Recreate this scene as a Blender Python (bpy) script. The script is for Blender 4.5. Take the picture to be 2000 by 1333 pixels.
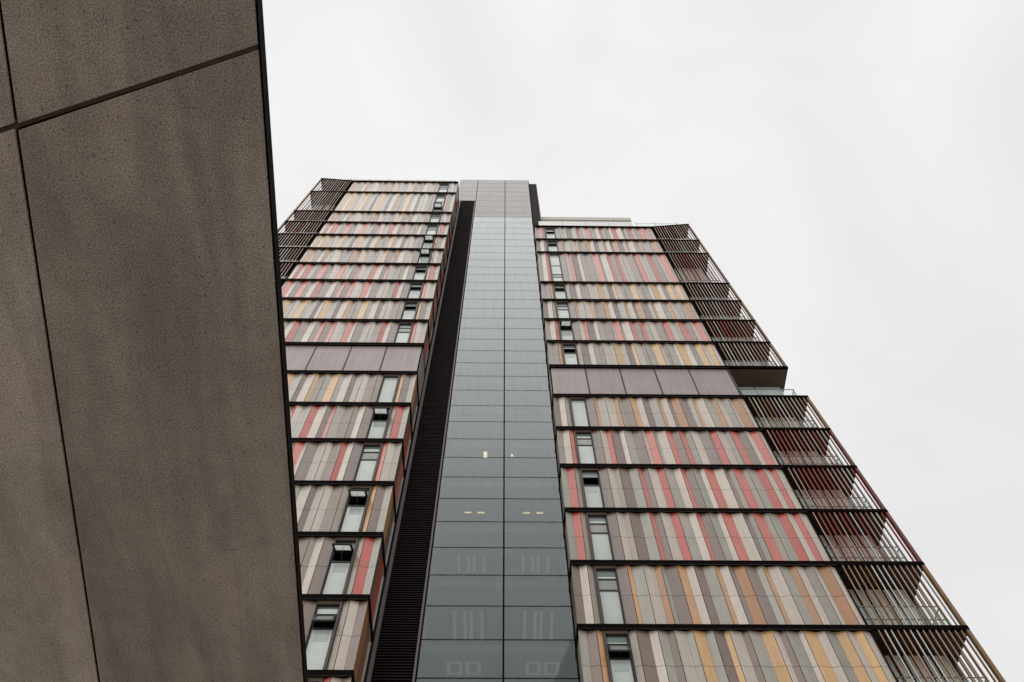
import bpy, math, random
from mathutils import Matrix, Vector
random.seed(7)
S = bpy.context.scene
for o in list(bpy.data.objects): bpy.data.objects.remove(o)
COL = S.collection

# ------------------------------------------------------------------ camera
TH, PS, RO = 1.1251, -0.0267, -0.0161          # pitch up, yaw, roll
def rot():
    c, s = math.cos(PS), math.sin(PS); A = Matrix(((c, s, 0), (-s, c, 0), (0, 0, 1)))
    c, s = math.cos(TH), math.sin(TH); B = Matrix(((1, 0, 0), (0, -s, c), (0, c, s)))
    c, s = math.cos(RO), math.sin(RO); Cc = Matrix(((c, s, 0), (-s, c, 0), (0, 0, 1)))
    return Cc @ B @ A
Rm = rot()
cam = bpy.data.cameras.new("camera"); co = bpy.data.objects.new("camera", cam); COL.objects.link(co)
m = Matrix((Rm[0], Rm[1], -Rm[2])).transposed().to_4x4(); co.matrix_world = m
cam.sensor_width = 36; cam.lens = 1556 / 2000 * 36; cam.clip_end = 2000; cam.clip_start = 0.05
S.camera = co
S.render.resolution_x = 1024; S.render.resolution_y = 682

# ------------------------------------------------------------------ sky and sun (overcast)
SUN_EL, SUN_AZ = math.radians(48), math.radians(232)      # soft light from behind the viewer
W = bpy.data.worlds.new("World"); S.world = W; W.use_nodes = True
nt = W.node_tree; nt.nodes.clear(); N = nt.nodes.new; L = nt.links.new
sky = N("ShaderNodeTexSky"); sky.sky_type = 'NISHITA'; sky.sun_disc = False
sky.sun_elevation = SUN_EL; sky.sun_rotation = SUN_AZ; sky.air_density = 1; sky.dust_density = 4
b1 = N("ShaderNodeBackground"); b1.inputs[1].default_value = 0.08; L(sky.outputs[0], b1.inputs[0])
tc = N("ShaderNodeTexCoord")
mp = N("ShaderNodeMapping"); mp.inputs['Scale'].default_value = (1.0, 1.0, 1.6); L(tc.outputs['Generated'], mp.inputs[0])
nz = N("ShaderNodeTexNoise"); nz.inputs['Scale'].default_value = 2.6; nz.inputs['Detail'].default_value = 5
nz.inputs['Roughness'].default_value = 0.45; nz.inputs['Distortion'].default_value = 0.5; L(mp.outputs[0], nz.inputs[0])
cr = N("ShaderNodeValToRGB"); cr.color_ramp.elements[0].position = 0.34; cr.color_ramp.elements[1].position = 0.68
cr.color_ramp.elements[0].color = (0.88, 0.876, 0.878, 1); cr.color_ramp.elements[1].color = (1.0, 0.995, 0.985, 1)
L(nz.outputs[0], cr.inputs[0])
# overcast layer is a little darker to the right of the view
sx = N("ShaderNodeSeparateXYZ"); L(tc.outputs['Generated'], sx.inputs[0])
mr = N("ShaderNodeMapRange"); mr.inputs[1].default_value = -0.3; mr.inputs[2].default_value = 0.6
mr.inputs[3].default_value = 1.04; mr.inputs[4].default_value = 0.97; L(sx.outputs[0], mr.inputs[0])
b2 = N("ShaderNodeBackground"); L(cr.outputs[0], b2.inputs[0]); L(mr.outputs[0], b2.inputs[1])
mx = N("ShaderNodeMixShader"); mx.inputs[0].default_value = 0.93; L(b1.outputs[0], mx.inputs[1]); L(b2.outputs[0], mx.inputs[2])
wo = N("ShaderNodeOutputWorld"); L(mx.outputs[0], wo.inputs[0])
sl = bpy.data.lights.new("sun", 'SUN'); sl.energy = 0.8; sl.angle = math.radians(80); sl.color = (1, .97, .93)
so = bpy.data.objects.new("sun", sl); COL.objects.link(so)
# sun stands behind the camera: direction towards the sun
sd = Vector((math.sin(SUN_AZ) * math.cos(SUN_EL), math.cos(SUN_AZ) * math.cos(SUN_EL), math.sin(SUN_EL)))
so.rotation_euler = sd.to_track_quat('Z', 'Y').to_euler()
S.view_settings.view_transform = 'Standard'; S.view_settings.look = 'None'
S.view_settings.exposure = 0; S.view_settings.gamma = 1
S.render.engine = 'CYCLES'
S.cycles.max_bounces = 6; S.cycles.transparent_max_bounces = 12

# ------------------------------------------------------------------ materials
def srgb(r, g, b):
    f = lambda v: (v / 255 / 12.92) if v / 255 <= 0.04045 else ((v / 255 + 0.055) / 1.055) ** 2.4
    return (f(r), f(g), f(b), 1)
def mat(name, col, rough=0.5, spec=0.5, var=0.08, vscale=3.0, streak=0.0, bump=0.0, bscale=200.0, metal=0.0, tone=True, fine=0.0, fscale=90.0, coat=0.0, dim=1.0):
    M = bpy.data.materials.new(name); M.use_nodes = True; t = M.node_tree; t.nodes.clear()
    N = t.nodes.new; L = t.links.new
    out = N("ShaderNodeOutputMaterial"); p = N("ShaderNodeBsdfPrincipled"); L(p.outputs[0], out.inputs[0])
    p.inputs['Roughness'].default_value = rough; p.inputs['Specular IOR Level'].default_value = spec
    p.inputs['Metallic'].default_value = metal; p.inputs['Coat Weight'].default_value = coat; p.inputs['Coat Roughness'].default_value = .3
    g = N("ShaderNodeNewGeometry")
    n1 = N("ShaderNodeTexNoise"); n1.inputs['Scale'].default_value = vscale; n1.inputs['Detail'].default_value = 6
    L(g.outputs['Position'], n1.inputs['Vector'])
    r1 = N("ShaderNodeMapRange"); r1.inputs[1].default_value = .3; r1.inputs[2].default_value = .7
    r1.inputs[3].default_value = 1 - var; r1.inputs[4].default_value = 1 + var; L(n1.outputs[0], r1.inputs[0])
    val = r1.outputs[0]
    def mul(a, b):
        q = N("ShaderNodeMath"); q.operation = 'MULTIPLY'; L(a, q.inputs[0]); L(b, q.inputs[1]); return q.outputs[0]
    if streak:
        mp = N("ShaderNodeMapping"); mp.inputs['Scale'].default_value = (7, 7, .35); L(g.outputs['Position'], mp.inputs[0])
        n2 = N("ShaderNodeTexNoise"); n2.inputs['Scale'].default_value = 1; n2.inputs['Detail'].default_value = 4; L(mp.outputs[0], n2.inputs['Vector'])
        r2 = N("ShaderNodeMapRange"); r2.inputs[1].default_value = .35; r2.inputs[2].default_value = .7
        r2.inputs[3].default_value = 1 + streak * .3; r2.inputs[4].default_value = 1 - streak; L(n2.outputs[0], r2.inputs[0])
        val = mul(val, r2.outputs[0])
    if fine:
        n4 = N("ShaderNodeTexNoise"); n4.inputs['Scale'].default_value = fscale; n4.inputs['Detail'].default_value = 3; L(g.outputs['Position'], n4.inputs['Vector'])
        r4 = N("ShaderNodeMapRange"); r4.inputs[1].default_value = .3; r4.inputs[2].default_value = .7
        r4.inputs[3].default_value = 1 - fine; r4.inputs[4].default_value = 1 + fine; L(n4.outputs[0], r4.inputs[0])
        val = mul(val, r4.outputs[0])
    if tone:
        at = N("ShaderNodeAttribute"); at.attribute_name = 'tone'; L(at.outputs['Fac'], p.inputs['Sheen Weight']) if False else None
        ad = N("ShaderNodeMath"); ad.operation = 'ADD'; ad.inputs[1].default_value = 1.0; L(at.outputs['Fac'], ad.inputs[0])
        val = mul(val, ad.outputs[0])
    vm = N("ShaderNodeVectorMath"); vm.operation = 'SCALE'; vm.inputs[0].default_value = [c_ * dim for c_ in col[:3]]; L(val, vm.inputs['Scale'])
    L(vm.outputs[0], p.inputs['Base Color'])
    if bump:
        n3 = N("ShaderNodeTexNoise"); n3.inputs['Scale'].default_value = bscale; n3.inputs['Detail'].default_value = 3; L(g.outputs['Position'], n3.inputs['Vector'])
        bp = N("ShaderNodeBump"); bp.inputs['Strength'].default_value = bump; bp.inputs['Distance'].default_value = .01
        L(n3.outputs[0], bp.inputs['Height']); L(bp.outputs[0], p.inputs['Normal'])
    return M
def glass(name, tint, dif, difmix, r0, rough=.02, wav=0.0, pwr=5.0, rmax=1.0, trl=0.0):
    """tinted pane: what lies behind, a film of dirt and the reflected sky, mixed by the angle"""
    M = bpy.data.materials.new(name); M.use_nodes = True; t = M.node_tree; t.nodes.clear()
    N = t.nodes.new; L = t.links.new
    out = N("ShaderNodeOutputMaterial")
    tr = N("ShaderNodeBsdfTransparent"); tr.inputs[0].default_value = (*tint, 1)
    df = N("ShaderNodeBsdfDiffuse"); df.inputs[0].default_value = (*dif, 1)
    gl = N("ShaderNodeBsdfGlossy"); gl.inputs['Roughness'].default_value = rough; gl.inputs[0].default_value = (.93, .966, .962, 1)
    if trl:
        tl = N("ShaderNodeBsdfTranslucent"); tl.inputs[0].default_value = (.9, .92, .9, 1); m0 = N("ShaderNodeMixShader"); m0.inputs[0].default_value = trl
        L(tr.outputs[0], m0.inputs[1]); L(tl.outputs[0], m0.inputs[2]); tr = m0
    m1 = N("ShaderNodeMixShader"); m1.inputs[0].default_value = difmix; L(tr.outputs[0], m1.inputs[1]); L(df.outputs[0], m1.inputs[2])
    gg = N("ShaderNodeNewGeometry"); gm = N("ShaderNodeMapping"); gm.inputs['Scale'].default_value = (3, 3, .5); L(gg.outputs['Position'], gm.inputs[0])
    gn = N("ShaderNodeTexNoise"); gn.inputs['Scale'].default_value = 1; gn.inputs['Detail'].default_value = 6; L(gm.outputs[0], gn.inputs['Vector'])
    gr = N("ShaderNodeMapRange"); gr.inputs[1].default_value = .3; gr.inputs[2].default_value = .7; gr.inputs[3].default_value = difmix * .65; gr.inputs[4].default_value = difmix * 1.35
    L(gn.outputs[0], gr.inputs[0]); L(gr.outputs[0], m1.inputs[0])
    lw = N("ShaderNodeLayerWeight"); lw.inputs[0].default_value = .5
    pw = N("ShaderNodeMath"); pw.operation = 'POWER'; pw.inputs[1].default_value = pwr; L(lw.outputs['Facing'], pw.inputs[0])
    mr = N("ShaderNodeMapRange"); mr.inputs[3].default_value = r0; mr.inputs[4].default_value = rmax; L(pw.outputs[0], mr.inputs[0])
    m2 = N("ShaderNodeMixShader"); L(mr.outputs[0], m2.inputs[0]); L(m1.outputs[0], m2.inputs[1]); L(gl.outputs[0], m2.inputs[2])
    if wav:
        g = N("ShaderNodeNewGeometry"); n3 = N("ShaderNodeTexNoise"); n3.inputs['Scale'].default_value = 1.2; L(g.outputs['Position'], n3.inputs['Vector'])
        bp = N("ShaderNodeBump"); bp.inputs['Strength'].default_value = wav; bp.inputs['Distance'].default_value = .05
        L(n3.outputs[0], bp.inputs['Height']); L(bp.outputs[0], gl.inputs['Normal'])
    L(m2.outputs[0], out.inputs[0])
    return M
def emis(name, col, s):
    M = bpy.data.materials.new(name); M.use_nodes = True; t = M.node_tree; t.nodes.clear()
    e = t.nodes.new("ShaderNodeEmission"); e.inputs[0].default_value = (*col, 1); e.inputs[1].default_value = s
    o = t.nodes.new("ShaderNodeOutputMaterial"); t.links.new(e.outputs[0], o.inputs[0]); return M

PK = dict(rough=.36, spec=.8, coat=.6, dim=.88, var=.05, streak=.13, fine=.07, fscale=25)
MAT = {
 'C': mat('cream_cladding', srgb(198, 185, 171), **PK),
 'G': mat('grey_cladding', srgb(158, 154, 141), **PK),
 'H': mat('dark_grey_cladding', srgb(140, 134, 122), **PK),
 'N': mat('taupe_cladding', srgb(152, 138, 122), **PK),
 'B': mat('brown_cladding', srgb(117, 95, 82), **PK),
 'M': mat('mauve_cladding', srgb(130, 109, 100), **PK),
 'R': mat('red_cladding', srgb(186, 66, 46), **PK),
 'P': mat('salmon_cladding', srgb(200, 102, 84), **PK),
 'A': mat('gold_cladding', srgb(204, 154, 100), **PK),
 'Y': mat('light_gold_cladding', srgb(208, 166, 106), **PK),
 'D': mat('ochre_cladding', srgb(170, 118, 66), **PK),
 'ledge': mat('black_ledge', (0.005, 0.003, 0.003, 1), rough=.9, spec=.04, var=.15, tone=False),
 'lip': mat('ledge_drip', (0.03, 0.03, 0.034, 1), rough=.5, tone=False),
 'joint': mat('joint_backing', (0.008, 0.006, 0.006, 1), rough=.9, spec=.05, tone=False),
 'jamb': mat('window_jamb', srgb(60, 54, 51), rough=.45, tone=False),
 'lintel': mat('window_lintel', srgb(88, 72, 62), rough=.5, tone=False),
 'frame': mat('dark_window_frame', (0.02, 0.02, 0.021, 1), rough=.35, tone=False),
 'blind': mat('pale_obscured_pane', srgb(190, 199, 193), rough=.12, spec=.7, var=.07, vscale=1.3, tone=True),
 'vent': mat('grey_sash_pane', srgb(146, 146, 140), rough=.12, spec=.7, var=.08, tone=False),
 'tpane': mat('dark_top_pane', srgb(104, 118, 114), rough=.08, spec=.7, var=.1, tone=False),
 'band': mat('mauve_metal', srgb(154, 142, 140), rough=.38, spec=.5, var=.06, vscale=1.0, streak=.14, tone=True, metal=.15),
 'metal': mat('pale_metal', srgb(150, 148, 146), rough=.36, spec=.5, var=.05, vscale=.6, streak=.08, tone=True, metal=.15),
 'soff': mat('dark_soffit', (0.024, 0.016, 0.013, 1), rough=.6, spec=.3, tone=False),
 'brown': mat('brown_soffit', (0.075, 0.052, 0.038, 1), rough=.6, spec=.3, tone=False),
 'louv': mat('dark_louvre', (0.026, 0.016, 0.015, 1), rough=.6, spec=.2, var=.2, vscale=2, tone=False),
 'louv2': mat('grey_louvre', srgb(92, 80, 76), rough=.5, tone=False),
 'trim': mat('trim_metal', srgb(88, 76, 78), rough=.45, tone=False),
 'inner': mat('interior_wall', srgb(120, 120, 116), rough=.8, tone=False),
 'ceil': mat('ceiling_grey', srgb(160, 160, 156), rough=.8, tone=False),
 'slab': mat('slab_edge', srgb(150, 155, 152), rough=.8, tone=False),
 'dark': mat('dark_room', (0.012, 0.010, 0.010, 1), rough=.9, spec=.1, tone=False),
 'board': mat('pale_rear_board', srgb(200, 194, 186), rough=.5, tone=True),
 'rglz': mat('rear_glazing', (0.03, 0.035, 0.035, 1), rough=.1, tone=False),
 'sR': mat('red_slat', srgb(150, 62, 50), rough=.35, tone=True),
 'sB': mat('brown_slat', srgb(148, 122, 100), rough=.35, tone=True),
 'sC': mat('cream_slat', srgb(190, 189, 186), rough=.35, tone=True),
 'sM': mat('rose_slat', srgb(172, 142, 132), rough=.35, tone=True),
 'sO': mat('ochre_slat', srgb(138, 104, 60), rough=.35, tone=True),
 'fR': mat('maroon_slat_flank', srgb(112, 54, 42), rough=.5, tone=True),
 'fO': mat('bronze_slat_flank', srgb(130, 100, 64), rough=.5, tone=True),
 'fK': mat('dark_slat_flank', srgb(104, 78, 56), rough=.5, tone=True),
 'pR': mat('maroon_post', srgb(98, 50, 44), rough=.4, tone=False),
 'pO': mat('bronze_post', srgb(118, 90, 58), rough=.4, tone=False),
 'rail': mat('steel_rail', srgb(150, 150, 148), rough=.3, metal=.5, tone=False),
 'parap': mat('white_parapet', srgb(222, 222, 220), rough=.3, tone=True, var=.02),
 'cap': mat('roof_fascia', srgb(186, 182, 174), rough=.5, tone=False),
 'ground': mat('paving', srgb(178, 173, 166), rough=.85, var=.12, tone=False),
 'render': mat('pale_render', srgb(140, 134, 126), rough=.8, var=.06, tone=False),
 'cwall': glass('tinted_glass', (.68, .73, .74), (.108, .130, .142), .22, .035, wav=.012, pwr=2.75, rmax=.86),
 'bal': glass('clear_balustrade', (.95, .985, .97), (.6, .68, .65), .025, .03),
 'lamp': emis('lamp_warm', (1, .68, .32), 2.0),
 'lampw': emis('lamp_white', (1, .76, .42), 2.9),
 'dim': emis('added_fixture_glow', (.85, 1, .93), .15),  # glow added to brighten the strips of the unlit ceiling fixtures
 'fixt': mat('pale_fixture', srgb(235, 235, 228), rough=.5, tone=False),
}
MAT['strip'] = mat('sealant_strip', srgb(88, 77, 70), rough=.9, spec=.1, var=.12, vscale=20, tone=False)
MAT['dtrim'] = mat('dark_flashing', (0.005, 0.003, 0.003, 1), rough=.8, spec=.05, tone=False)
# roughcast render of the soffit panels
def roughcast():
    M = bpy.data.materials.new('roughcast_soffit'); M.use_nodes = True; t = M.node_tree; t.nodes.clear()
    N = t.nodes.new; L = t.links.new
    out = N("ShaderNodeOutputMaterial"); p = N("ShaderNodeBsdfPrincipled"); L(p.outputs[0], out.inputs[0])
    p.inputs['Roughness'].default_value = .9; p.inputs['Specular IOR Level'].default_value = .2
    g = N("ShaderNodeNewGeometry")
    def noise(sc, det, a, b, lo, hi, vec=None, dist=0):
        n = N("ShaderNodeTexNoise"); n.inputs['Scale'].default_value = sc; n.inputs['Detail'].default_value = det
        n.inputs['Distortion'].default_value = dist
        L(vec or g.outputs['Position'], n.inputs['Vector'])
        r = N("ShaderNodeMapRange"); r.inputs[1].default_value = a; r.inputs[2].default_value = b
        r.inputs[3].default_value = lo; r.inputs[4].default_value = hi; L(n.outputs[0], r.inputs[0]); return n, r.outputs[0]
    def mul(a, b):
        q = N("ShaderNodeMath"); q.operation = 'MULTIPLY'; L(a, q.inputs[0]); L(b, q.inputs[1]); return q.outputs[0]
    nA, a = noise(1.5, 5, .3, .7, .90, 1.10)
    nB, b = noise(150, 3, .3, .7, .48, 1.56)
    nC, c = noise(75, 2, .63, .70, 1.0, .40)
    mp = N("ShaderNodeMapping"); mp.inputs['Scale'].default_value = (5.5, .8, 1); mp.inputs['Rotation'].default_value = (0, 0, .25); L(g.outputs['Position'], mp.inputs[0])
    nD, d = noise(1, 4, .40, .66, 1.08, .84, vec=mp.outputs[0], dist=.6)
    nE, e = noise(10, 4, .3, .7, .93, 1.07)
    at = N("ShaderNodeAttribute"); at.attribute_name = 'tone'
    ad = N("ShaderNodeMath"); ad.operation = 'ADD'; ad.inputs[1].default_value = 1; L(at.outputs['Fac'], ad.inputs[0])
    v = mul(mul(mul(a, b), mul(c, d)), mul(e, ad.outputs[0]))
    # warm and cool patches
    nF, f = noise(2.2, 4, .35, .65, 0, 1)
    mc = N("ShaderNodeMix"); mc.data_type = 'RGBA'; L(f, mc.inputs[0])
    mc.inputs[6].default_value = ROUGH_A; mc.inputs[7].default_value = ROUGH_B
    vm = N("ShaderNodeVectorMath"); vm.operation = 'SCALE'; L(mc.outputs[2], vm.inputs[0]); L(v, vm.inputs['Scale'])
    L(vm.outputs[0], p.inputs['Base Color'])
    bp = N("ShaderNodeBump"); bp.inputs['Strength'].default_value = .8; bp.inputs['Distance'].default_value = .006
    L(nB.outputs[0], bp.inputs['Height']); L(bp.outputs[0], p.inputs['Normal'])
    return M
ROUGH_A = (0.475, 0.415, 0.375, 1); ROUGH_B = (0.46, 0.425, 0.375, 1)
MAT['rough'] = roughcast()

# ------------------------------------------------------------------ mesh helpers
class MB:
    def __init__(s): s.v = []; s.f = []; s.m = []; s.t = []; s.names = []
    def mi(s, k):
        if k not in s.names: s.names.append(k)
        return s.names.index(k)
    def face(s, pts, k, tone=0):
        b = len(s.v); s.v += [tuple(p) for p in pts]; s.f.append(tuple(range(b, b + len(pts)))); s.m.append(s.mi(k)); s.t.append(tone)
    def hexa(s, p, k, tone=0, kk=None):
        """p: 8 corners, bottom ring 0-3 then top ring 4-7"""
        b = len(s.v); s.v += [tuple(q) for q in p]
        for f in ((0, 3, 2, 1), (4, 5, 6, 7), (0, 1, 5, 4), (1, 2, 6, 5), (2, 3, 7, 6), (3, 0, 4, 7)):
            s.f.append(tuple(b + i for i in f)); s.m.append(s.mi(k)); s.t.append(tone)
    def box(s, x0, x1, y0, y1, z0, z1, k, tone=0):
        if x0 > x1: x0, x1 = x1, x0
        if y0 > y1: y0, y1 = y1, y0
        s.hexa([(x0, y0, z0), (x1, y0, z0), (x1, y1, z0), (x0, y1, z0), (x0, y0, z1), (x1, y0, z1), (x1, y1, z1), (x0, y1, z1)], k, tone)
    def prism(s, poly, z0, z1, k, tone=0):
        b = len(s.v); n = len(poly)
        s.v += [(x, y, z0) for x, y in poly] + [(x, y, z1) for x, y in poly]
        s.f.append(tuple(b + i for i in range(n))[::-1]); s.f.append(tuple(b + n + i for i in range(n)))
        s.m += [s.mi(k)] * 2; s.t += [tone] * 2
        for i in range(n):
            j = (i + 1) % n; s.f.append((b + i, b + j, b + n + j, b + n + i)); s.m.append(s.mi(k)); s.t.append(tone)
    def tube(s, a, b_, r, k, n=8):
        a, b_ = Vector(a), Vector(b_); d = (b_ - a).normalized()
        u = d.orthogonal().normalized(); w = d.cross(u); base = len(s.v)
        for c in (a, b_):
            for i in range(n):
                q = 2 * math.pi * i / n; s.v.append(tuple(c + (u * math.cos(q) + w * math.sin(q)) * r))
        for i in range(n):
            j = (i + 1) % n; s.f.append((base + i, base + j, base + n + j, base + n + i)); s.m.append(s.mi(k)); s.t.append(0)
        s.f.append(tuple(base + i for i in range(n))[::-1]); s.f.append(tuple(base + n + i for i in range(n))); s.m += [s.mi(k)] * 2; s.t += [0, 0]
    def build(s, name, parent=None):
        xs, ys, zs = zip(*s.v)
        o = Vector(((min(xs) + max(xs)) / 2, (min(ys) + max(ys)) / 2, min(zs)))
        me = bpy.data.meshes.new(name)
        me.from_pydata([tuple(Vector(v) - o) for v in s.v], [], s.f)
        for k in s.names: me.materials.append(MAT[k])
        me.polygons.foreach_set('material_index', s.m)
        at = me.attributes.new('tone', 'FLOAT', 'FACE'); at.data.foreach_set('value', s.t)
        me.update()
        import bmesh
        bm = bmesh.new(); bm.from_mesh(me); bmesh.ops.recalc_face_normals(bm, faces=bm.faces); bm.to_mesh(me); bm.free()
        ob = bpy.data.objects.new(name, me); COL.objects.link(ob)
        if parent is None: ob.location = o; WL[ob] = o
        else: ob.parent = parent; ob.location = o - WL[parent]; WL[ob] = o
        return ob
WL = {}
def thing(name, loc, label, cat, group=None):
    o = bpy.data.objects.new(name, None); COL.objects.link(o); o.location = loc; WL[o] = Vector(loc)
    o['label'] = label; o['category'] = cat
    if group: o['group'] = group
    return o
def rt(a=.05): return random.uniform(-a, a)

# ------------------------------------------------------------------ ground
g = MB(); g.box(-300, 300, -300, 300, -2.2, -1.6, 'ground'); go = g.build('ground'); go['kind'] = 'structure'

# ------------------------------------------------------------------ the tower
DR, DL, DG = 17.72, 16.617, 18.362
tower = thing('residential_tower', (0, 22, -1.6), 'tall apartment tower with red, ochre and grey striped cladding either side of a glass core', 'building')

TPL = {  # boundaries along the wing measured from the inner corner, and the colour of each panel ('w' is the window)
 'A': ([0, .29, .55, .75, 1.49, 1.85, 2.01, 2.38, 2.75, 2.95, 3.11, 3.49, 3.77, 4.04, 4.33, 4.71, 4.88, 5.17, 5.35, 5.71, 6.08, 6.29, 6.46, 6.84, 7.17, 7.39, 7.65, 7.95, 8.11, 8.5, 8.72],
       'BCNwBAGCDGBACBGACMDMGACGDCHCDC'),
 'D': ([0, .28, .57, .75, 1.52, 1.74, 2.12, 2.38, 2.66, 2.86, 3.22, 3.42, 3.78, 4.03, 4.34, 4.50, 4.87, 5.05, 5.43, 5.78, 5.99, 6.16, 6.54, 6.69, 7.09, 7.35, 7.65, 7.97, 8.21, 8.46, 8.72],
       'GBAwNBCGBCGYGBYCBGYCBGCYCHYCYC'),
 'E': ([0, .27, .56, .76, 1.49, 1.84, 2.1, 2.3, 2.68, 3.03, 3.21, 3.42, 3.78, 4.06, 4.43, 4.70, 4.87, 5.17, 5.45, 5.63, 5.99, 6.38, 6.56, 6.74, 7.11, 7.31, 7.65, 7.96, 8.21, 8.41, 8.72],
       'GRNwBCNBGPBCRGCPBGCPCMHPNGRCRC'),
 'F': ([0, .28, .56, .76, 1.5, 1.85, 2.1, 2.3, 2.67, 2.87, 3.21, 3.6, 3.77, 4.08, 4.23, 4.62, 4.86, 5.17, 5.42, 5.65, 6.0, 6.4, 6.5, 6.76, 7.09, 7.31, 7.65, 7.96, 8.2, 8.53, 8.72],
       'NCPwBCRBCGBCPGCPBPHCMGRCHPBCPC'),
}
for k, (b, c) in TPL.items(): assert len(b) - 1 == len(c), k
RED = {'E', 'F'}
LV = {3.4: 9.4, 4.4: 12.17, 5.4: 14.93, 6.4: 17.655, 7.4: 20.45, 8.4: 23.23, 9.4: 26.0, 10.4: 28.77, 11.4: 31.57, 12.4: 34.48, 13.4: 37.26,
      14.4: 40.06, 15.4: 42.85, 16.4: 45.66, 17.4: 48.41, 18.4: 51.22, 19.4: 54.01, 20.4: 56.62, 22.4: 62.05, 23.4: 65.5}
TOPZ, BOTZ = .04, -.115
WX0, WX1 = .82, 1.47        # window frame within the opening

def panel_run(mb, org, t, n, bnd, cols, z0, z1, split, start_front=True, amp=.060):
    """folded vertical panels: org corner, t along the wall, n outward; alternate joints step back"""
    par = 0
    # joints: count outwards from the start so that the corner stands forward
    off = []
    for i in range(len(bnd)): off.append(0.0 if (i % 2 == 0) == start_front else amp)
    zm = z0 + (z1 - z0) * split
    for i, c in enumerate(cols):
        if c == 'w': continue
        a, b = bnd[i], bnd[i + 1]; ga = .010 if off[i] == 0 else .003; gb = .010 if off[i + 1] == 0 else .003
        if i == 0: ga = .002
        tn = rt(.08)
        for (u, w) in ((z0 + .004, zm - .007), (zm + .007, z1 - .004)):
            tt = tn + rt(.035)
            P = []
            for z in (u, w):
                for (s_, o_) in ((a + ga, off[i]), (b - gb, off[i + 1]), (b - gb, off[i + 1] + .025), (a + ga, off[i] + .025)):
                    q = org + t * s_ - n * o_; P.append((q.x, q.y, z))
            mb.hexa(P, c, tt)

def window(x0, sg, D, zb, zt, style):
    """style: closed, ajar, open, dark, single, double, doubleopen"""
    X = lambda u: x0 + sg * u
    W = D + .20; f = MB(); fr = .035
    top = zt - .12; bot = zb
    ul, ur = WX0, WX1
    # frame
    f.box(X(ul), X(ul + fr), W - .03, W + .05, bot, top, 'frame'); f.box(X(ur - fr), X(ur), W - .03, W + .05, bot, top, 'frame')
    f.box(X(ul + fr), X(ur - fr), W - .03, W + .05, top - fr, top, 'frame'); f.box(X(ul + fr), X(ur - fr), W - .03, W + .05, bot, bot + fr, 'frame')
    # jambs, lintel and sill between the cladding and the frame
    f.box(X(.755), X(ul), D + .085, W + .05, bot, zt, 'jamb'); f.box(X(ur), X(1.49), D + .085, W + .05, bot, zt, 'jamb')
    f.box(X(ul), X(ur), D + .10, W + .05, top, zt, 'lintel'); f.box(X(ul), X(ur), D + .085, W - .03, bot - .0, bot + .02, 'jamb')
    pan = []  # (z0,z1,mat)
    ps = style.startswith('double')
    if style == 'single': pan = [(bot + fr, top - fr, 'blind')]
    elif ps:
        h = top - bot; zs = [bot, bot + 1.15, bot + 1.62, bot + 3.25, top]
        if style == 'double': pan = [(bot + fr, bot + 1.12, 'blind'), (bot + 1.16, bot + 1.6, 'vent'), (bot + 1.64, bot + 3.2, 'blind'), (bot + 3.24, top - fr, 'blind')]
        else: pan = [(bot + fr, bot + 1.12, 'vent'), None, (bot + 1.7, bot + 3.2, 'blind'), (bot + 3.24, bot + 4.3, 'blind'), (bot + 4.34, top - fr, 'tpane')]
        for z in (bot + 1.14, bot + 1.62, bot + 3.22): f.box(X(ul + fr), X(ur - fr), W - .03, W + .05, z - .018, z + .018, 'frame')
        if style == 'doubleopen': f.box(X(ul + fr), X(ur - fr), W - .03, W + .05, bot + 4.30, bot + 4.34, 'frame')
    else:
        m1, m2 = bot + 1.58, bot + 2.08
        f.box(X(ul + fr), X(ur - fr), W - .03, W + .05, m1 - .03, m1 + .03, 'frame'); f.box(X(ul + fr), X(ur - fr), W - .03, W + .05, m2 - .02, m2 + .02, 'frame')
        pan = [(bot + fr, m1 - .03, 'blind'), (m2 + .02, top - fr, 'tpane')]
        if style == 'closed': pan.append((m1 + .03, m2 - .02, 'vent'))
    w = f.build('window', tower)
    for p in pan:
        if not p: continue
        g = MB(); g.box(X(ul + fr), X(ur - fr), W + .0, W + .02, p[0], p[1], p[2], rt(.10))
        if p[2] == 'tpane': g.box(X(ul + fr), X(ur - fr), W - .004, W - .001, p[0], p[0] + random.uniform(.05, .26), 'blind', rt(.08))
        if p[2] == 'blind' and style in ('open', 'dark', 'ajar'): g.box(X(ul + .12), X(ul + .52), W - .004, W - .001, p[1] - .42, p[1] - .02, 'pane2')
        g.build('pane', w)
    if style in ('ajar', 'open', 'doubleopen'):
        ang = math.radians(24 if style == 'ajar' else 66)
        if style == 'doubleopen': m1, m2 = bot + 1.14, bot + 1.62
        hgt = m2 - m1 - .04; g = MB()
        d = Vector((0, -math.sin(ang), -math.cos(ang))); nn = Vector((0, -math.cos(ang), math.sin(ang)))
        o = Vector((0, W - .04, m2 - .03))
        def bar(ua, ub, s0, s1, th, k):
            P = []
            for q in (s0, s1):
                for (uu, hh) in ((ua, 0), (ub, 0), (ub, th), (ua, th)):
                    v = o + d * q + nn * hh; P.append((X(uu), v.y, v.z))
            g.hexa(P, k)
        bar(ul + .02, ul + .08, 0, hgt, .045, 'frame'); bar(ur - .08, ur - .02, 0, hgt, .045, 'frame')
        bar(ul + .08, ur - .08, 0, .05, .045, 'frame'); bar(ul + .08, ur - .08, hgt - .06, hgt, .045, 'frame')
        bar(ul + .08, ur - .08, .05, hgt - .06, .012, 'vent' if style == 'ajar' else 'sash')
        xm = (X(ul) + X(ur)) / 2
        e = o + d * (hgt * .55); g.tube((xm, e.y, e.z), (xm, W, m1 + .03), .008, 'frame')
        g.build('sash', w)
MAT['pane2'] = mat('blind_box', srgb(168, 178, 172), rough=.15, spec=.6, tone=False)
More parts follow.
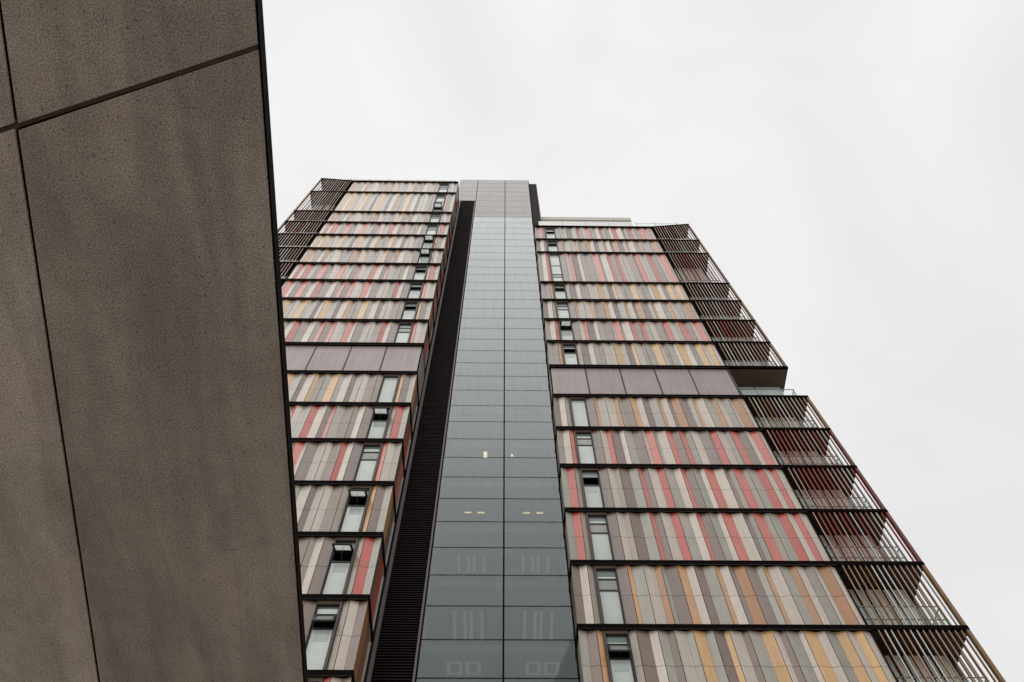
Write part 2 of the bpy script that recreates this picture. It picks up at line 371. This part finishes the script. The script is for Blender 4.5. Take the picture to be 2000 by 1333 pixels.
MAT['sash'] = glass('sash_glass', (.9, .93, .92), (.6, .62, .6), .15, .06, trl=.8)

def balcony(x0, sg, D, zc0, zc1, tpl, beam=None, terrace=False):
    """zc0 the balcony floor ledge, zc1 the one above; beam = rise of the top beam at the outer corner"""
    X = lambda u: x0 + sg * u
    U0, U1 = 8.74, 11.66 if sg > 0 else 11.54
    zf, zs = zc0 + TOPZ, zc1 + BOTZ
    b = MB()   # floor slab of this balcony, with the dark edge
    b.box(X(U0), X(U1), D, D + .12, zc0 + BOTZ, zf, 'ledge')
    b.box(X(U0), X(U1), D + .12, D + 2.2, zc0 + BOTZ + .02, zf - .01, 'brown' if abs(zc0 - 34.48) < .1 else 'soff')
    bal = b.build('balcony', tower)
    def ztop(u):
        return zs if beam is None else zs + beam * max(0, (u - 8.74)) / (U1 - 8.74)
    rear = MB()
    ub = U1 - .28
    rear.box(X(U0 - .02), X(ub), D + 1.12, D + 1.2, zf, zs, 'rglz')
    if terrace:
        u = U0
        for wd in (1.35, 1.27): rear.box(X(u + .02), X(min(ub, u + wd)), D + 1.09, D + 1.12, zf, zs - .01, 'tband'); u += wd + .03
    else:
        u = U0 + .05; i = 0
        while u < ub - .1:
            wd = (.15, .2, .13, .17, .22)[i % 5]; rear.box(X(u), X(min(ub, u + wd)), D + 1.085, D + 1.12, zf, zs, 'board', rt(.12)); u += wd + (.12, .08, .14)[i % 3]; i += 1
    rear.build('rear_wall', bal)
    gl = MB(); gl.box(X(U0 + .15), X(U1 - .27), D + .285, D + .297, zf + .08, zf + .98, 'bal'); gl.box(X(U1 - .262), X(U1 - .25), D + .30, D + 1.08, zf + .08, zf + .98, 'bal')
    gl.build('glass_balustrade', bal)
    r = MB(); r.tube((X(U0 + .1), D + .29, zf + 1.05), (X(U1 - .256), D + .29, zf + 1.05), .022, 'rail'); r.tube((X(U1 - .256), D + .29, zf + 1.05), (X(U1 - .256), D + 1.1, zf + 1.05), .022, 'rail')
    r.tube((X(U0 + .1), D + .31, zf + .52), (X(U1 - .27), D + .31, zf + .52), .02, 'pO')
    for u in (U0 + .15, U0 + 1.1, U0 + 2.0, U1 - .28): r.box(X(u - .012), X(u + .012), D + .31, D + .36, zf, zf + 1.04, 'rail')
    r.build('handrail', bal)
    if terrace: return
    s = MB(); red = tpl in RED
    pal = ['sM', 'sR', 'sC', 'sR', 'sM', 'sC', 'sR', 'sB', 'sB', 'sM'] if red else ['sB', 'sC', 'sB', 'sO', 'sM', 'sB', 'sC', 'sB', 'sC', 'sM']
    rnd = random.Random(int(zc0 * 10))
    for i in range(14):
        u = 8.93 + i * .19; k = pal[rnd.randrange(10)] if i % 3 else pal[i % 10]
        if u > U1 - .16: break
        s.box(X(u - .017), X(u + .017), D + .03, D + .045, zf, ztop(u), k, rt(.1))
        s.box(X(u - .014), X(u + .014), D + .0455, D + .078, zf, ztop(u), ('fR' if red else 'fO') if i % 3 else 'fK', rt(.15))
    post = 'pR' if red else 'pO'
    s.box(X(U1 - .11), X(U1 - .005), D + .01, D + .15, zf, ztop(U1 - .06), post)
    for yy in (.36, .64, .95, 1.22):
        s.box(X(U1 - .05), X(U1 - .01), D + yy, D + yy + .035, zf, zs + (beam or 0), post)
    s.build('slat_screen', bal)
MAT['tband'] = mat('pale_terrace_panel', srgb(176, 184, 182), rough=.3, tone=False)

def wing(x0, sg, D, rows, topz, beam):
    X = lambda u: x0 + sg * u
    t = Vector((sg, 0, 0)); n = Vector((0, -1, 0))
    for (l0, l1, tpl, style) in rows:
        zc0, zc1 = LVX(l0, rows, topz), LVX(l1, rows, topz)
        z0, z1 = zc0 + TOPZ, zc1 + BOTZ
        last = (l1 == rows[-1][1])
        # ledge at the foot of this row, wrapping round the inner return
        e = MB(); e.box(X(0), X(8.74), D, D + .34, zc0 + BOTZ, zc0 + TOPZ, 'ledge')
        e.box(X(.02), X(8.74), D + .34, D + 1.3, zc0 + BOTZ + .01, zc0 + TOPZ - .01, 'dark')
        e.box(X(0), X(.30), D + .34, DG - .02, zc0 + BOTZ, zc0 + TOPZ, 'ledge')
        e.box(X(.03), X(8.74), D + .015, D + .05, zc0 + BOTZ - .014, zc0 + BOTZ - .001, 'lip')
        e.build('floor_ledge', tower)
        # cladding
        c = MB()
        if tpl == 'grey':
            js = [.05, 1.75, 3.42, 5.10, 6.77, 8.66]
            for i in range(5):
                c.box(X(js[i] + .035), X(js[i + 1] - .035), D + .13, D + .16, z0 + .01, z1 - .02, 'band', rt(.04))
                c.box(X(js[i + 1] - .012), X(js[i + 1] + .012), D + .115, D + .2, z0, z1, 'trim')
            c.box(X(.03), X(8.72), D + .2, D + .26, z0, z1, 'joint')
            c.box(X(.03), X(.06), D + .26, DG, z0, z1, 'joint')
            c.box(X(8.69), X(8.72), D + .1, D + 1.1, z0, z1, 'trim')
            o = Vector((X(.045), D + .2, 0)); L_ = DG - D - .2
            q = 3 if L_ > 1 else 1
            for i in range(q): c.box(X(.02), X(.045), D + .2 + i * L_ / q + .01, D + .2 + (i + 1) * L_ / q - .02, z0, z1, 'band', rt(.04))
            c.build('metal_band', tower)
        else:
            bnd, cols = TPL[tpl]; o = Vector((x0, D + .085, 0))
            double = (l1 - l0) > 1.5
            bb = [.03] + bnd[1:]
            panel_run(c, o, t, n, bb[:4], cols[:3], z0, z1, .49 if not double else .27, start_front=True)
            panel_run(c, o, t, n, bb[4:], cols[4:], z0, z1, .49 if not double else .27, start_front=False)
            # sheet behind the joints, either side of the window
            c.box(X(.05), X(.755), D + .18, D + .24, z0, z1, 'joint'); c.box(X(1.49), X(8.70), D + .18, D + .24, z0, z1, 'joint')
            c.box(X(8.70), X(8.73), D + .10, D + 1.1, z0, z1, 'joint')
            # inner return
            Lr = DG - D - .10; nn = Vector((-sg, 0, 0)); tt = Vector((0, 1, 0))
            rb = [0, .72, 1.15, Lr] if Lr > 1.3 else [0, .3, Lr]
            rc = cols[:3] + cols[4:7] if Lr > 1.3 else cols[2] + cols[0]
            if Lr > 1.3: rc = {'A': 'DBD', 'D': 'ABG', 'E': 'BRG', 'F': 'BPN'}[tpl]
            panel_run(c, Vector((X(.035), D + .10, 0)), tt, nn, rb, rc, z0, z1, .49 if not double else .27, start_front=True, amp=.026)
            c.box(X(.12), X(.16), D + .2, DG, z0, z1, 'joint')
            c.build('striped_cladding', tower)
            window(x0, sg, D, z0, z1, style)
        balcony(x0, sg, D, zc0, zc1, tpl, beam=beam if last else None, terrace=(tpl == 'grey'))
    # top ledge with the beam that rises to the outer corner
    U1 = 11.66 if sg > 0 else 11.54
    e = MB(); zt = topz
    e.box(X(0), X(8.74), D, D + .34, zt + BOTZ, zt + TOPZ, 'ledge'); e.box(X(0), X(.30), D + .34, DG - .02, zt + BOTZ, zt + TOPZ, 'ledge')
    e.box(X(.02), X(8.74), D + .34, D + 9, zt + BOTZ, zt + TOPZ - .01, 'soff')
    P = []
    for (yy, yy2) in ((D, D + 1.1),):
        for dz in (BOTZ, TOPZ):
            P += [(X(8.74), yy, zt + dz), (X(U1), yy, zt + dz + beam), (X(U1), yy2, zt + dz + beam), (X(8.74), yy2, zt + dz)]
    e.hexa(P, 'ledge'); e.build('roof_ledge', tower)
    # solid body of the wing
    w = MB(); w.box(X(.17), X(8.6), D + 1.3, D + 11, -1.6, zt + BOTZ, 'dark'); w.box(X(8.6), X(U1 - .3), D + 1.25, D + 11, -1.6, zt + BOTZ, 'soff')
    w.build('wing_wall', tower)
def LVX(l, rows, topz): return topz if l == rows[-1][1] else LV[l]

RROWS = [(3.4, 4.4, 'F', 'closed'), (4.4, 5.4, 'E', 'closed'), (5.4, 6.4, 'D', 'ajar'), (6.4, 7.4, 'A', 'closed'), (7.4, 8.4, 'E', 'closed'), (8.4, 9.4, 'E', 'dark'),
         (9.4, 10.4, 'F', 'closed'), (10.4, 11.4, 'A', 'single'), (11.4, 12.4, 'grey', ''), (12.4, 13.4, 'D', 'dark'), (13.4, 14.4, 'F', 'open'),
         (14.4, 15.4, 'A', 'closed'), (15.4, 16.4, 'D', 'dark'), (16.4, 18.4, 'F', 'double'), (18.4, 19.4, 'A', 'dark'), (19.4, 20.4, 'E', 'dark')]
LROWS = [(3.4, 4.4, 'D', 'closed'), (4.4, 5.4, 'F', 'closed'), (5.4, 6.4, 'A', 'ajar'), (6.4, 7.4, 'E', 'open'), (7.4, 8.4, 'D', 'open'), (8.4, 9.4, 'F', 'closed'),
         (9.4, 10.4, 'E', 'open'), (10.4, 11.4, 'D', 'single'), (11.4, 12.4, 'grey', ''), (12.4, 13.4, 'F', 'closed'), (13.4, 14.4, 'D', 'dark'),
         (14.4, 15.4, 'F', 'dark'), (15.4, 16.4, 'E', 'dark'), (16.4, 17.4, 'A', 'open'), (17.4, 18.4, 'D', 'open'), (18.4, 19.4, 'E', 'closed'),
         (19.4, 20.4, 'A', 'closed'), (20.4, 22.4, 'D', 'doubleopen'), (22.4, 23.4, 'A', 'closed')]
wing(2.26, 1, DR, RROWS, 57.05, .78)
wing(-3.79, -1, DL, LROWS, 65.45, .74)

# ------------------------------------------------------------------ glass core
ZR = [9.2, 10.6, 12.0, 13.42, 14.85, 16.26, 17.68, 19.06, 20.456, 21.83, 23.24, 24.61, 26.0, 27.375, 28.77, 30.18, 31.58, 33.03, 34.45, 35.87, 37.26, 38.66,
      40.065, 41.45, 42.85, 44.25, 45.66, 47.04, 48.41, 49.8, 51.22, 52.7, 54.15, 55.59, 57.02, 58.4, 59.74, 61.21, 62.52, 64.15, 65.92, 67.38, 68.9, 70.3, 71.75, 73.06]
GX = [-2.385, .09, 2.24]
for i in range(len(ZR) - 1):
    for j in range(2):
        p = MB(); a, b = GX[j] + .028, GX[j + 1] - .028; z0, z1 = ZR[i] + .022, ZR[i + 1] - .022
        if ZR[i] < 61: p.box(a, b, DG, DG + .024, z0, z1, 'cwall'); p.build('glass_pane', tower)
        else: p.box(a, b, DG, DG + .03, z0, z1, 'metal', rt(.03)); p.build('metal_panel', tower)
    if ZR[i] > 65:
        p = MB(); p.box(-4.05, GX[0] - .022, DG, DG + .03, ZR[i] + .018, ZR[i + 1] - .018, 'metal', rt(.03)); p.build('metal_panel', tower)
f = MB()
for x in GX: f.box(x - .03, x + .03, DG + .026, DG + .12, 9.2, 73.0, 'joint')
for z in ZR[:-1]:
    for j in range(2): f.box(GX[j] + .03, GX[j + 1] - .03, DG + .026, DG + .11, z - .028, z + .028, 'joint')
f.build('mullion_grid', tower)
# floors seen through the glass
for i, z in enumerate(ZR[:37]):
    if i % 2 == 0 and z < 61:
        p = MB(); p.box(GX[0] + .05, GX[2] - .05, DG + .2, DG + 4.2, z - .32, z - .02, 'ceil'); p.build('floor_slab', tower)
p = MB(); p.box(GX[0] - .02, GX[2] + .02, DG + 4.2, DG + 4.4, 5, 61.5, 'inner')
p.box(GX[0] - .14, GX[0] - .03, DG + .16, DG + 4.2, 5, 61.5, 'fixt'); p.box(GX[2] + .03, GX[2] + .14, DG + .16, DG + 4.2, 5, 61.5, 'fixt'); p.build('core_wall', tower)
p = MB(); p.box(-4.04, 2.2, DG + .13, DG + 9, 61.6, 73.0, 'metal'); p.build('core_roof_box', tower)
# louvred recess left of the glass, with its two trims
p = MB(); p.box(-3.76, -3.65, DG - .03, DG + .10, 9.2, 65.9, 'trim'); p.build('edge_trim', tower)
p = MB(); p.box(-2.475, -2.41, DG - .03, DG + .10, 9.2, 65.9, 'trim'); p.build('edge_trim', tower)
p = MB(); z = 9.2; rnd = random.Random(3)
while z < 65.85:
    d = rnd.uniform(-.004, .004)
    p.hexa([(-3.65, DG + .03 + d, z), (-2.475, DG + .03 + d, z), (-2.475, DG + .10, z + .05), (-3.65, DG + .10, z + .05),
            (-3.65, DG + .03 + d, z + .022), (-2.475, DG + .03 + d, z + .022), (-2.475, DG + .10, z + .072), (-3.65, DG + .10, z + .072)], 'louv'); z += .105
p.box(-3.80, -2.45, DG + .12, DG + .2, 9.2, 65.9, 'joint'); p.build('louvre_screen', tower)
# dark louvred return above the right wing
p = MB(); p.box(2.29, 2.92, DG + .16, DG + 9, 55, 72.3, 'louv2')
z = 57
while z < 72.2: p.box(2.29, 2.90, DG + .12, DG + .16, z, z + .07, 'louv'); z += .14
p.box(2.92, 2.97, DG + .12, DG + 9, 57, 72.35, 'louv2'); p.build('louvre_return', tower)
# tower foot
p = MB(); p.box(-15, -4.1, DL + .4, DL + 1.2, -1.6, 9.2, 'band'); p.box(2.3, 13.6, DR + .4, DR + 1.2, -1.6, 9.2, 'band'); p.box(-4.1, 2.3, DG + .3, DG + 1, -1.6, 9.0, 'frame'); p.build('plinth_wall', tower)

# ------------------------------------------------------------------ roofs
p = MB()
us = [2.62, 4.45, 6.2, 7.95, 9.72]
for a, b in zip(us, us[1:]): p.box(a + .02, b - .02, DR + .2, DR + .24, 57.1, 58.72, 'parap', rt(.02))
p.build('roof_parapet', tower)
p = MB(); p.box(2.99, 10.3, 19.0, 27, 57.1, 63.25, 'cap'); p.box(2.99, 10.36, 18.93, 27, 62.55, 63.3, 'cap'); p.build('penthouse', tower)
p = MB()
for a, b in ((10.25, 11.7), (11.7, 13.4)): p.box(a + .03, b - .03, DR + .5, DR + .512, 57.2, 59.2, 'bal')
p.build('roof_glass_rail', tower)
p = MB()
for u in (10.25, 11.7, 13.4): p.box(u - .015, u + .015, DR + .51, DR + .56, 57.1, 59.75, 'rail')
p.tube((10.25, DR + .5, 59.4), (13.4, DR + .5, 59.4), .012, 'rail'); p.build('roof_rail', tower)
p = MB(); xs = [-14.6, -13.1, -11.5, -9.9, -8.35, -6.8, -5.2, -4.15]
for a, b in zip(xs, xs[1:]): p.box(a + .04, b - .04, DL + .4, DL + .412, 65.6, 67.0, 'bal')
p.build('roof_glass_rail', tower)
p = MB()
for x in xs: p.box(x - .02, x + .02, DL + .415, DL + .46, 65.5, 67.75, 'rail')
p.tube((-14.6, DL + .42, 67.3), (-4.15, DL + .42, 67.3), .015, 'rail'); p.build('roof_rail', tower)

# ------------------------------------------------------------------ lights and fittings inside the glass core
G1 = 'ceiling lights inside the glass core'
def light(x0, x1, y0, y1, z, lit, label, kind):
    t = thing('ceiling_light', ((x0 + x1) / 2, (y0 + y1) / 2, z), label, 'ceiling light', G1)
    if kind == 'frame':
        b = MB(); b.box(x0 - .02, x1 + .02, y0 - .02, y1 + .02, z - .02, z, 'ceil'); b.build('housing', t)
        w = .10; xm = (x0 + x1) / 2
        for xa in (x0, xm - .05 - w, xm + .05, x1 - w):
            c = MB(); c.box(xa, xa + w, y0, y1, z - .05, z - .021, 'dim')  # strips of an unlit fixture, made to glow faintly
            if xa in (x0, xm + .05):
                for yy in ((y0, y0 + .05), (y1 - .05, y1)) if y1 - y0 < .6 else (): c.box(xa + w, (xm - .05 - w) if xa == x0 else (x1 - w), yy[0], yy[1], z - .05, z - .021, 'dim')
            c.build('lamp_or_glow_strip', t)
    else:
        b = MB(); b.box(x0 - .03, x1 + .03, y0 - .03, y1 + .03, z - .03, z, 'fixt'); b.build('housing', t)
        c = MB()
        if kind == 'dot': c.tube((x0, y0, z - .09), (x0, y0, z - .031), .045, 'lampw', 12)
        else: c.box(x0, x1, y0, y1, z - .06, z - .031, lit)
        c.build('lamp_or_glow_strip', t)
def under(z): return z - .325
ROWS = [(14.85, 18.80, 19.40, 'lowest storey in view'), (17.68, 18.9, 19.4, 'second storey up'), (20.456, 19.6, 20.85, 'third storey up'), (23.24, 19.65, 20.4, 'fourth storey up')]
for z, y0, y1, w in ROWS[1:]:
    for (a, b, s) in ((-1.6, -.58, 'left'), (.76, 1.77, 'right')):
        light(a, b, y0, y1, under(z), None, 'unlit pale twin ceiling light with added glow behind the %s glass column, %s' % (s, w), 'frame')
for (a, b, s) in ((-1.46, -1.2, 'outer tube behind the left glass column'), (-.94, -.68, 'inner tube behind the left glass column'),
                  (.87, 1.13, 'inner tube behind the right glass column'), (1.40, 1.65, 'outer tube behind the right glass column')):
    light(a, b, 19.79, 19.83, under(26.0), 'lamp', 'lit short warm ceiling light, ' + s, 'tube')
light(-.77, -.63, 18.78, 19.12, under(28.77), 'lampw', 'brightest warm lit ceiling light, upright bar behind the left glass column', 'tube')
light(.43, .43, 18.93, 18.93, under(28.77), 'lampw', 'tiny white lit dot of a ceiling light behind the right glass column', 'dot')

# ------------------------------------------------------------------ stone clad canopy overhead at the left
can = thing('canopy_building', (-4.4, -1, -1.6), 'dark roughcast clad building overhanging the viewer at the left edge', 'building')
Z0 = 3.4
def lerp(a, b, t): return (a[0] + (b[0] - a[0]) * t, a[1] + (b[1] - a[1]) * t)
def ext(p, q, y):  # point on the line p-q at ordinate y
    t = (y - p[1]) / (q[1] - p[1]); return (p[0] + (q[0] - p[0]) * t, y)
E1, E2 = (-.9905, .8), (-1.150, 3.878)         # visible panel edge
def edge(y, d=0): x, _ = ext((-.977, .65), (-1.137, 3.878), y); return (x + d, y)
A1, A2 = (-2.041, .66), (-2.374, 3.883)
def ja(y, d=0): x, _ = ext(A1, A2, y); return (x + d, y)
def ja0(y, d=0): x, _ = ext((-1.991, .219), (-2.038, .64), y); return (x + d, y)
sB = (.323 - .649) / (-.983 + 2.041)
def jb(x, d=0): return (x, .649 + sB * (x + 2.041) + d)
GAPB = .0105
def panel(poly, tone):
    b = MB(); b.prism(poly, Z0, Z0 + .05, 'rough', tone); b.build('soffit_panel', can)
ye = jb(-.99)[1]
def eg(y): return edge(y, -.030)
xe = eg(ye)[0]
# near side of the cross joint (towards the tower)
panel([ja(.665, .0085), (xe, jb(xe, GAPB)[1]), eg(7.0), ja(7.0, .0085)], -.03)
panel([(-4.3, jb(-4.3, GAPB)[1]), (ja(.665, -.0085)[0], jb(ja(.665)[0], GAPB)[1]), ja(7.0, -.0085), (-4.3, 7.0)], .30)
# far side of the cross joint (behind the viewer)
panel([(ja0(.62, .0085)[0], jb(ja0(.62)[0], -GAPB)[1]), ja0(-6, .0085), (eg(-6)[0] + .0, -6), (xe, jb(xe, -GAPB)[1])], .0)
panel([(-4.3, jb(-4.3, -GAPB)[1]), (-4.3, -6), ja0(-6, -.0085), (ja0(.62, -.0085)[0], jb(ja0(.62)[0], -GAPB)[1])], .18)
b = MB()
b.prism([(ja(.668, -.008)[0], .668), ja(.668, .008), ja(7, .008), ja(7, -.008)], Z0 + .012, Z0 + .0505, 'joint')
b.prism([ja0(.625, .008), ja0(.625, -.008), ja0(-6, -.008), ja0(-6, .008)], Z0 + .012, Z0 + .0505, 'joint'); b.build('panel_joint', can)
# recessed strip of the cross joint
b = MB(); q = -4.3
b.prism([(q, jb(q, -GAPB + .001)[1]), (xe, jb(xe, -GAPB + .001)[1]), (xe, jb(xe, GAPB - .001)[1]), (q, jb(q, GAPB - .001)[1])][::1], Z0 + .006, Z0 + .05, 'strip'); b.build('joint_strip', can)
MAT['strip2'] = MAT['joint']
b = MB(); b.prism([(-4.3, -6), (eg(-6)[0] - .004, -6), (eg(7)[0] - .004, 7), (-4.3, 7)], Z0 + .051, Z0 + .064, 'joint'); b.build('backing_sheet', can)
b = MB(); b.prism([(-4.3, -6), (eg(-6)[0] - .34, -6), (eg(7)[0] - .34, 7), (-4.3, 7)], Z0 + .066, Z0 + .46, 'render'); b.build('roof_slab', can)
b = MB(); b.prism([edge(-6, -.028), edge(-6, -.020), edge(7, -.020), edge(7, -.028)], Z0 - .002, Z0 + .068, 'dtrim'); b.build('edge_flashing', can)
b = MB(); b.box(-4.9, -4.31, -6, 7, -1.6, Z0 + .4, 'render'); b.build('wall', can)
bpy.context.view_layer.update()
